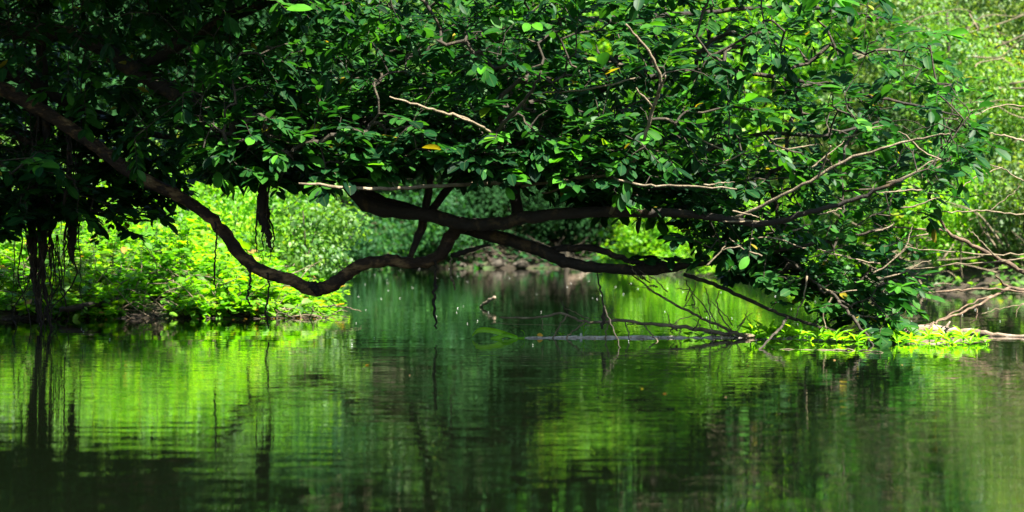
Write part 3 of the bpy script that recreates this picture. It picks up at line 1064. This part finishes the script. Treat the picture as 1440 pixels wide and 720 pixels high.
for k in range(30):          # fine pale dead twigs poking out of the crown
    x0, y0 = rng.uniform(985, 1330), rng.uniform(190, 420)
    if x0 > 1290 and y0 > 330:
        continue
    lx, ly = rng.uniform(25, 90) * rng.choice([-1, 1], p=[0.3, 0.7]), rng.uniform(-45, 18)
    limb([(x0, y0), (x0 + lx * 0.4 + rng.normal(0, 3), y0 + ly * 0.3), (x0 + lx * 0.75 + rng.normal(0, 4), y0 + ly * 0.8), (x0 + lx, y0 + ly)],
         rng.uniform(21.2, 22.2), [1.3, 1.1, 0.9, 0.4], mat=M_TWIG, sides=5, grow=False, n_=4, wob=0.004)
# --- aerial roots and vines that hang from it
def root(seq, d, px_r, mat=M_BARK, name='aerial_root', sides=7, rough=0.18, label=None):
    return limb(seq, d, px_r, name=name, mat=mat, sides=sides, rough=rough, grow=False, n_=8, wob=0.008, label=label)


root([(52, -60), (56, 80), (52, 200), (44, 300), (50, 400), (56, 450), (60, 470)], (25, 25.6), [5, 6, 6, 5.5, 5, 3, 1], label='thick hanging root, left one of the pair')
root([(68, -60), (62, 90), (66, 200), (66, 290), (60, 360), (64, 420), (70, 452), (74, 475)], (25, 25.3), [4, 5, 6, 6.5, 5, 3, 2, 0.7], label='thick hanging root, right one of the pair')
root([(100, 120), (98, 240), (103, 300), (100, 350), (104, 372)], 25, [3, 4, 8, 6, 0.8], label='shaggy root clump hanging above the undergrowth')
root([(372, 190), (370, 255), (369, 300), (376, 330), (379, 352)], 23.6, [3, 5, 8, 5, 0.8], label='stubby dark root hanging beside the bent branch')
root([(612, 366), (612, 400), (610, 430), (614, 462)], (23.3, 23.3), [1.8, 2.4, 2, 1.2])
root([(350, 375), (352, 400), (348, 420), (355, 432)], 23.6, [1.6, 1.8, 1.5, 1])
root([(302, 312), (304, 345), (301, 380), (303, 405)], 23.6, [1.2, 1.3, 1.4, 1])
root([(376, 384), (378, 410), (375, 435), (378, 462)], 23.6, [1.6, 1.3, 1.5, 1])
root([(634, 362), (634, 385), (638, 398), (640, 408)], 23.3, [1.2, 1.6, 1.4, 0.8], mat=M_TWIG)
for k in range(16):
    x0 = rng.uniform(8, 135)
    y1 = rng.uniform(300, 455)
    root([(x0, rng.uniform(60, 200)), (x0 + rng.normal(0, 5), 250), (x0 + rng.normal(0, 6), (250 + y1) / 2), (x0 + rng.normal(0, 8), y1)],
         rng.uniform(24.5, 26.5), [1.2, 1.1, 1.0, 0.6], mat=M_TWD, sides=4, rough=0)
for c_, lo_, hi_, n_ in ((54, 200, 475, 12), (66, 200, 480, 10), (101, 230, 395, 8), (373, 230, 372, 6)):
    for k in range(n_):
        x0 = c_ + rng.normal(0, 5)
        e_ = hi_ - rng.uniform(0, 90) * (1 if c_ < 90 else 0.4)
        root([(x0, lo_), (x0 + rng.normal(0, 4), lo_ * 0.6 + e_ * 0.4), (x0 + rng.normal(0, 5), lo_ * 0.25 + e_ * 0.75), (x0 + rng.normal(0, 9), e_)],
             (25.2 if c_ < 200 else 23.6) + rng.normal(0, 0.06), [1.4, 1.5, 1.2, 0.4], mat=M_TWD, sides=4, rough=0)
for k in range(9):
    x0 = rng.uniform(30, 95)
    root([(x0, 330), (x0 + rng.normal(0, 8), 390), (x0 + rng.normal(0, 12), 440), (x0 + rng.normal(0, 16), 470)],
         rng.uniform(25.0, 26.0), [1.2, 1.3, 1.0, 0.6], mat=M_TWD, sides=4, rough=0)

# ------------------------------------------------------------------ dead branches in the water
def sticks(t, mat, specs):
    for seq, d, r_ in specs:
        limb(seq, d, [0.72 * q_ for q_ in r_], mat=mat, sides=6, rough=0.08, grow=False, n_=6, wob=0.007, parent=t)


t = thing('fallen_branch', 'long dead forked branch lying over the water left of the bright grass', 'branch', at(1065, 475, 23.1))
sticks(t, M_TWIG, [
    ([(703, 446), (750, 447), (795, 442), (822, 453), (870, 451), (940, 458), (1010, 467), (1070, 476)], (23.0, 23.0), [1.6, 2, 2.4, 2.6, 3, 3.6, 4.2, 3]),
    ([(878, 378), (920, 410), (960, 434), (1000, 453), (1030, 466), (1062, 473)], (23.4, 23.0), [1.2, 2, 2.4, 2.6, 3, 3]),
    ([(797, 443), (787, 460), (776, 478)], 23, [1.6, 1.6, 1.4]),
    ([(822, 454), (806, 466), (792, 478)], 23, [1.6, 1.6, 1.4]),
    ([(763, 446), (762, 458), (765, 465)], 23, [0.8, 1, 0.7]),
    ([(858, 451), (853, 464), (851, 480)], 23, [1.4, 1.2, 1]),
    ([(905, 455), (917, 472), (932, 490)], (23, 22), [1.2, 1.2, 1]),
    ([(880, 452), (884, 470), (886, 486)], (23, 22.6), [1, 1.2, 1]),
    ([(940, 458), (965, 446), (980, 443)], 23, [0.8, 0.9, 0.6]),
    ([(1000, 455), (990, 430), (968, 408), (950, 406)], (23, 23.4), [1.2, 1.2, 1, 0.6]),
    ([(960, 434), (975, 412), (978, 396)], (23, 23.4), [1, 0.9, 0.6]),
    ([(1010, 462), (1000, 440), (996, 420), (990, 402)], (23, 23.4), [1.4, 1.2, 1, 0.6]),
    ([(1030, 466), (1015, 446), (1008, 425), (1012, 408)], (23, 23.3), [1.6, 1.4, 1.1, 0.7]),
    ([(920, 410), (903, 404), (884, 398)], (23.2, 23.4), [0.9, 0.8, 0.5]),
    ([(1035, 468), (1048, 450), (1050, 436)], 23, [1, 1, 0.6]),
    ([(1000, 466), (1004, 480), (1020, 492)], (23, 22), [1, 1.1, 0.8]),
    ([(690, 455), (760, 456), (830, 458)], 23, [0.5, 0.6, 0.5]),
])
for k in range(34):
    f_ = rng.random()
    bx, by = (880 + 180 * f_, 380 + 93 * f_) if k % 2 else (790 + 270 * f_, 446 + 27 * f_)
    lx, ly = rng.normal(-6, 16), rng.uniform(-38, 16)
    sticks(t, M_TWIG if k % 3 else M_TWD, [([(bx, by), (bx + lx * 0.5 + rng.normal(0, 4), by + ly * 0.55), (bx + lx + rng.normal(0, 4), by + ly)], 23.1 + rng.normal(0, 0.15), [1.2, 1.0, 0.5])])
t = thing('snag', 'short brown broken stick poking out of the open water', 'stick', at(676, 432, 34.5))
sticks(t, M_LOG, [([(672, 434), (682, 426), (696, 418)], (34.6, 34.2), [2.0, 4.4, 4.6])])
t = thing('bare_shrub', 'bare brownish leafless shrub reaching in from the right edge above the log', 'shrub', at(1500, 430, 25))
sticks(t, M_RED, [
    ([(1560, 440), (1480, 405), (1438, 382), (1400, 361), (1360, 342), (1332, 325), (1318, 300), (1308, 278)], (25, 24), [6, 6, 5, 4.6, 4, 3.6, 3, 2]),
    ([(1500, 432), (1440, 409), (1415, 402), (1400, 388)], (25, 24.2), [5, 4.4, 3, 1.6]),
    ([(1332, 325), (1300, 322), (1265, 320), (1230, 316)], (24, 23.4), [2.2, 2, 1.6, 1]),
    ([(1440, 411), (1380, 405), (1330, 410), (1285, 408)], (24.4, 23.6), [2.2, 2, 2, 1.2]),
    ([(1420, 404), (1385, 424), (1350, 440), (1318, 452), (1305, 462)], (24.4, 23.2), [3.2, 3, 2.6, 2.4, 1.4]),
    ([(1395, 415), (1355, 432), (1320, 452), (1300, 458)], (24.2, 23.4), [1.8, 1.8, 1.6, 1]),
    ([(1372, 430), (1374, 445), (1366, 455)], 24, [1.4, 1.2, 0.8]),
])
sticks(t, M_TWIG, [
    ([(1400, 361), (1380, 340), (1362, 322)], (24.2, 24), [1.8, 1.4, 0.9]),
    ([(1460, 355), (1400, 358), (1320, 352), (1235, 345)], (24.6, 23.8), [1.6, 1.4, 1.2, 0.8]),
    ([(1480, 305), (1420, 300), (1380, 296), (1330, 298), (1290, 300)], (24.6, 24), [2, 1.8, 1.6, 1.3, 0.8]),
    ([(1480, 360), (1400, 368), (1320, 374), (1250, 384), (1200, 400)], (24.6, 23.8), [1.8, 1.6, 1.4, 1.2, 0.8]),
    ([(1440, 255), (1410, 238), (1385, 230)], (24.6, 24.4), [1.4, 1.2, 0.7]),
    ([(1390, 298), (1420, 275), (1436, 262)], (24.4, 24.4), [1.2, 1, 0.7]),
    ([(1470, 205), (1438, 198), (1412, 190), (1390, 188)], (24.6, 24.2), [3, 2.4, 1.8, 1]),
    ([(1450, 150), (1400, 150), (1360, 165), (1300, 170)], (24.6, 24), [1.4, 1.2, 1, 0.7]),
    ([(1410, 235), (1370, 250), (1340, 275), (1318, 290)], (24.4, 24), [1.2, 1.1, 1, 0.8]),
    ([(1445, 425), (1432, 432), (1428, 447)], (23.8, 23.8), [1.4, 1.2, 0.8]),
    ([(1440, 428), (1400, 436), (1380, 442)], (23.8, 23.8), [1, 0.9, 0.6]),
])

# floating logs
def log_thing(name, label, specs, mat, loc, knobs=()):
    t = thing(name, label, 'log', loc)
    for P, R in specs:
        mobj('log_body', tube_mesh('log_body', P, R, 12, 0.09, 8, 0.006), mat, t)
    for P, R in knobs:
        mobj('branch_stub', tube_mesh('branch_stub', P, R, 7, 0.08, 4), mat, t)
    return t


def on_water(px, y_row, z=0.0):
    d = F * CAM_H / (y_row - HOR)
    return np.array([(px - 720) / F * d, d, z])


log_thing('log', 'weathered brown log lying in the shallows at the right edge behind the bright plants',
          [([on_water(1225, 470, 0.0), on_water(1290, 470, 0.045), on_water(1350, 471, 0.03), on_water(1410, 473, 0.0), on_water(1480, 476, -0.01), on_water(1600, 480, 0.0)],
            [0.05, 0.062, 0.05, 0.034, 0.03, 0.04])], M_LOG, on_water(1350, 471),
          knobs=[([on_water(1330, 472, 0.08), on_water(1336, 472, 0.16)], [0.02, 0.008])])
log_thing('floating_log', 'thin pale log floating awash under the dead branch',
          [([on_water(735, 475.5, -0.004), on_water(800, 475, 0.006), on_water(870, 475, 0.0), on_water(960, 475, 0.004), on_water(1040, 475, 0.004), on_water(1110, 475, 0.0), on_water(1180, 476, 0.0)],
            [0.005, 0.014, 0.018, 0.02, 0.024, 0.026, 0.02])], M_PALE, on_water(960, 475),
          knobs=[([on_water(817, 475, 0.0), on_water(817, 474.6, 0.04)], [0.02, 0.012])])
log_thing('floating_stick', 'thin pale stick floating in front of the bright grass',
          [([on_water(1085, 491, 0.0), on_water(1150, 492, 0.004), on_water(1200, 493, 0.003), on_water(1242, 496, 0.0)], [0.003, 0.006, 0.007, 0.003])],
          M_TWIG, on_water(1170, 492))
log_thing('bank_log', 'dark fallen stick resting on the edge of the left bank beside the hanging roots',
          [([at(84, 436, 28.9), at(110, 432, 29.0), at(140, 427, 29.2), at(168, 420, 29.6)], [0.03, 0.045, 0.035, 0.02])], M_TWD, at(110, 436, 29))
log_thing('leaning_stick', 'grey stick sticking out of the tip of the left bank over the water',
          [([at(440, 432, 29.8), at(465, 431, 29.4), at(490, 433, 29.0), at(508, 438, 28.8)], [0.01, 0.01, 0.008, 0.004])], M_TWIG, at(450, 440, 29.6))

# driftwood and stones on the far shore
G_ST = 'pale stones at the foot of the far shore'
for k in range(6):
    px = 645 + k * 30 + rng.normal(0, 3)
    y_ = rng.uniform(91.5, 93)
    r_ = rng.uniform(0.15, 0.32)
    g = np.random.default_rng(100 + k)
    u = []
    for i in range(7):
        for j in range(10):
            th = math.pi * i / 6
            ph = 2 * math.pi * j / 10
            u.append((math.sin(th) * math.cos(ph), math.sin(th) * math.sin(ph), math.cos(th)))
    u = np.array(u)
    dv = g.normal(size=(5, 3))
    rr_ = 1 + 0.13 * np.sin(u @ dv.T * 2.3).sum(1) * 0.6
    V = u * rr_[:, None] * r_ * np.array([1.3, 0.9, 0.62])
    Fc = [(i * 10 + j, i * 10 + (j + 1) % 10, (i + 1) * 10 + (j + 1) % 10, (i + 1) * 10 + j) for i in range(6) for j in range(10)]
    me = np_mesh('stone', V, Fc, False)
    x = (px - 720) / F * y_
    o = mobj('stone', me, M_ROCK, None, (x, y_, 0.1 + float(rng.uniform(0, 0.15))))
    tag(o, ('leftmost stone of the row below the dark hollow', 'second stone from the left in the row below the hollow',
            'third stone from the left in the row below the hollow', 'fourth stone of the row, right of the row middle',
            'stone just left of the pale dead stump', 'rightmost stone of the row, at the pale dead stump')[k], 'stone', G_ST)
t = thing('driftwood', 'tangle of bleached roots and driftwood heaped at the far waterline', 'driftwood', (0.2, 91.8, 0.2))
for k in range(34):
    px = rng.uniform(640, 840)
    x = (px - 720) / F * 91.3
    z = rng.uniform(0.1, 0.9)
    a = rng.uniform(-0.5, 1.2)
    ln = rng.uniform(0.5, 1.5)
    p = np.array([x, rng.uniform(90.6, 92), z])
    dv = np.array([math.cos(a) * rng.choice([-1, 1]), rng.normal(0, 0.3), math.sin(a) * 0.6])
    mobj('root', tube_mesh('root', [p, p + dv * ln * 0.5 + rng.normal(0, 0.08, 3), p + dv * ln], [0.04, 0.03, 0.01], 6, 0.1, 4), M_TWD, t)
t = thing('tree_stump', 'pale upright dead stump at the right end of the driftwood', 'stump', (2.35, 90.6, 0))
mobj('stump_body', tube_mesh('stump_body', [(2.35, 90.6, -0.2), (2.3, 90.6, 0.5), (2.4, 90.6, 1.0)], [0.16, 0.12, 0.08], 10, 0.12, 5), M_TWD, t)
mobj('root', tube_mesh('root', [(2.35, 90.6, 0.35), (2.8, 90.4, 0.25), (3.4, 90.2, 0.0)], [0.12, 0.1, 0.05], 8, 0.1, 5), M_LOG, t)

# ------------------------------------------------------------------ small bright plants on the floating wood
lance_me = np_mesh('leaf', leaf_template([(0.12, 0.3), (0.4, 0.5), (0.72, 0.32)], 0.2, 0.3)[0] * np.array([1, 0.17, 1]),
                   leaf_template([(0.12, 0.3), (0.4, 0.5), (0.72, 0.32)])[1], True, {'across': leaf_template([(0.12, 0.3), (0.4, 0.5), (0.72, 0.32)])[2]})
lance_me.materials.append(M_SPR)
round_me = np_mesh('leaf', T_FINE[0] * np.array([1, 0.7, 1]), T_FINE[1], True, {'across': T_FINE[2]})
round_me.materials.append(M_SPR)


def sprout(label, p, n_, size, h_, me=lance_me, group='bright plants growing on the floating wood', elev=(0.1, 1.1)):
    t = thing('water_plant', label, 'plant', p, group)
    mobj('stem', tube_mesh('stem', [p + np.array([0, 0, -0.02]), p + np.array([0.01, 0, h_ * 0.5]), p + np.array([0, 0.01, h_])], [0.006, 0.005, 0.003], 5, 0, 3),
         M_SPR, t)
    for k in range(n_):
        o = bpy.data.objects.new('leaf', me)
        col.objects.link(o)
        o.parent = t
        az = k * 2.4 + rng.normal(0, 0.25)
        el = rng.uniform(*elev)
        o.rotation_euler = (rng.normal(0, 0.3), -el, az)
        s = size * rng.uniform(0.7, 1.2)
        o.scale = (s, s, s)
        o.location = (0, 0, h_ * rng.uniform(0.2, 1.0))


specs = [
    (1062, 474, 12, 0.19, 0.05, 'spiky lime plant at the foot of the dead branch'),
    (1082, 473, 14, 0.22, 0.07, 'tallest spiky lime plant right of the dead branch foot'),
    (1104, 474, 12, 0.20, 0.06, 'spiky lime plant beside the tallest one'),
    (1126, 476, 12, 0.18, 0.05, 'spiky lime plant under the dark drooping twig'),
    (1150, 477, 11, 0.18, 0.05, 'small lime plant left of the pale drooping branch'),
    (1176, 478, 12, 0.17, 0.05, 'small lime plant behind the pale drooping branch'),
    (1206, 480, 11, 0.17, 0.05, 'lime plant half hidden by the lowest canopy leaves'),
    (1252, 481, 12, 0.18, 0.06, 'lime plant just right of the lowest canopy leaves'),
    (1280, 482, 12, 0.18, 0.07, 'lime plant in front of the thick end of the brown log'),
    (1306, 481, 13, 0.18, 0.07, 'lime plant in front of the middle of the brown log'),
    (1330, 482, 12, 0.17, 0.06, 'low lime plant left of the star shaped one'),
    (1354, 482, 13, 0.19, 0.08, 'star shaped lime plant in front of the brown log'),
    (1376, 482, 9, 0.14, 0.03, 'rightmost low lime plant in front of the brown log'),
]
for px, row, n_, s, h_, lb in specs:
    if px < 1240:
        s, h_ = s * 1.05, h_ + 0.03
    sprout(lb, on_water(px, row + (4 if px < 1240 else 0), 0.0), n_, s, h_)
    sprout(lb.replace('lime plant', 'lime plantlet') + ', the lower companion', on_water(px + 10, row + 3, 0.0), max(6, n_ - 4), s * 0.75, 0.02, group='small plantlets among the bright plants')
sprout('round leaved yellow green plant low on the pale log', on_water(968, 474, 0.015), 6, 0.07, 0.02, round_me, 'round leaved plants on the pale log', (0.0, 0.6))
sprout('round leaved plant in the middle of the pale log', on_water(985, 475, 0.015), 8, 0.075, 0.02, round_me, 'round leaved plants on the pale log', (0.0, 0.6))
sprout('round leaved plant nearest the spiky grass on the pale log', on_water(1002, 475, 0.015), 6, 0.07, 0.02, round_me, 'round leaved plants on the pale log', (0.0, 0.6))
sprout('upright two leaved seedling in the middle of the dead branch', on_water(820, 474, 0.0), 4, 0.12, 0.13, lance_me, 'seedlings under the dead branch', (0.9, 1.4))
sprout('tiny green seedling left of the upright one', on_water(788, 474, 0.0), 5, 0.07, 0.03, lance_me, 'seedlings under the dead branch')
sprout('small green seedling by the pale log left of the round leaves', on_water(866, 474, 0.02), 5, 0.06, 0.02, round_me, 'seedlings under the dead branch')

t = thing('reed', 'arching bright green grass blades at the left end of the pale log', 'grass', on_water(728, 476))
for seq, r_ in (([(727, 475), (705, 468), (685, 464), (672, 465), (664, 472)], [3.6, 4.6, 4.6, 4, 1.4]),
                ([(728, 476), (712, 471), (702, 474), (690, 477)], [3, 3.8, 3.4, 1.2]),
                ([(728, 476), (738, 474), (736, 466), (732, 464)], [1, 1.4, 1.2, 0.6])):
    P = pts(seq, 22.9)
    P[:, 2] = np.maximum(P[:, 2], 0.004)
    S = spline(np.column_stack([P, rad(r_)]), 6)
    V, Fc = [], []
    for i in range(len(S)):
        V += [(S[i][0], S[i][1] - 0.004, S[i][2] + S[i][3] * 0.8), (S[i][0], S[i][1] + 0.012, S[i][2]), (S[i][0], S[i][1] - 0.004, S[i][2] - S[i][3] * 0.8)]
        if i:
            a = (i - 1) * 3
            Fc += [(a, a + 1, a + 4, a + 3), (a + 1, a + 2, a + 5, a + 4)]
    me = np_mesh('blade', V, Fc, True, {'across': np.tile([1, 0.3, 1], len(S))})
    mobj('blade', me, M_SPR, t)

o = bpy.data.objects.new('fallen_leaf', None)
me = np_mesh('fallen_leaf', T_FINE[0] * np.array([0.07, 0.05, 0.07]), T_FINE[1], True, {'across': T_FINE[2]})
o = mobj('fallen_leaf', me, M_AMBER, None, tuple(on_water(755, 475, 0.03)))
o.rotation_euler = (0.9, 0.0, 0.1)
tag(o, 'single amber fallen leaf lying on the pale log', 'leaf')

# white blossom bits drifting on the surface
V, Fc = [], []
g = np.random.default_rng(77)
for k in range(170):
    row = 345 + 32 + 110 * g.random() ** 1.6
    px = g.uniform(430, 1420) if g.random() < 0.8 else g.uniform(20, 430)
    if px < 465 and row < 455:
        continue
    c = on_water(px, row, 0.004)
    s = g.uniform(0.002, 0.005) * (0.5 + c[1] / 22)
    a0 = g.uniform(0, 6.28)
    b0 = len(V)
    for q_ in range(5):
        a = a0 + q_ * 1.2566
        V.append((c[0] + s * math.cos(a) * 1.4, c[1] + s * math.sin(a), 0.004))
        V.append((c[0] + s * 0.6 * math.cos(a + 0.63), c[1] + s * 0.6 * math.sin(a + 0.63), 0.012))
    V.append((c[0], c[1], 0.014))
    for q_ in range(10):
        Fc.append((b0 + q_, b0 + (q_ + 1) % 10, b0 + 10))
tag(mobj('blossom_bits', np_mesh('blossom_bits', V, Fc, False), M_PETAL), 'tiny white blossom bits drifting on the dark water', 'petals', kind='stuff')

# leaf litter caught on the floating wood and along the bank
g = np.random.default_rng(5)
C = []
for k in range(184):
    if k < 110:
        C.append(on_water(g.uniform(745, 1240), 475 + g.normal(0, 1.6), 0.012 + 0.02 * g.random()))
    elif k < 170:
        C.append(on_water(g.uniform(5, 470), 447.5 + abs(g.normal(0, 1.2)), 0.006))
    else:
        C.append(on_water(g.uniform(480, 1430), g.uniform(460, 560), 0.005))
C = np.array(C)
m_ = len(C)
az = g.uniform(0, 6.283, m_)
Ln = g.uniform(0.02, 0.05, m_)
lit = leaf_cloud('leaf_litter', C, np.column_stack([np.cos(az), np.sin(az), np.full(m_, 0.03)]), np.column_stack([g.normal(0, 0.12, m_), g.normal(0, 0.12, m_), np.ones(m_)]),
                 Ln, Ln * 0.55, g.random(m_), T_LANCE)
M_LIT = leaf_material('leaf_litter', [(0.0, (0.05, 0.03, 0.015)), (0.5, (0.16, 0.09, 0.03)), (0.8, (0.4, 0.25, 0.04)), (1.0, (0.2, 0.3, 0.03))], rough=0.5, trans=0.2)
tag(mobj('leaf_litter', lit, M_LIT), 'small brown and yellow fallen leaves caught on the floating wood and drifting by the bank', 'fallen leaves', kind='stuff')
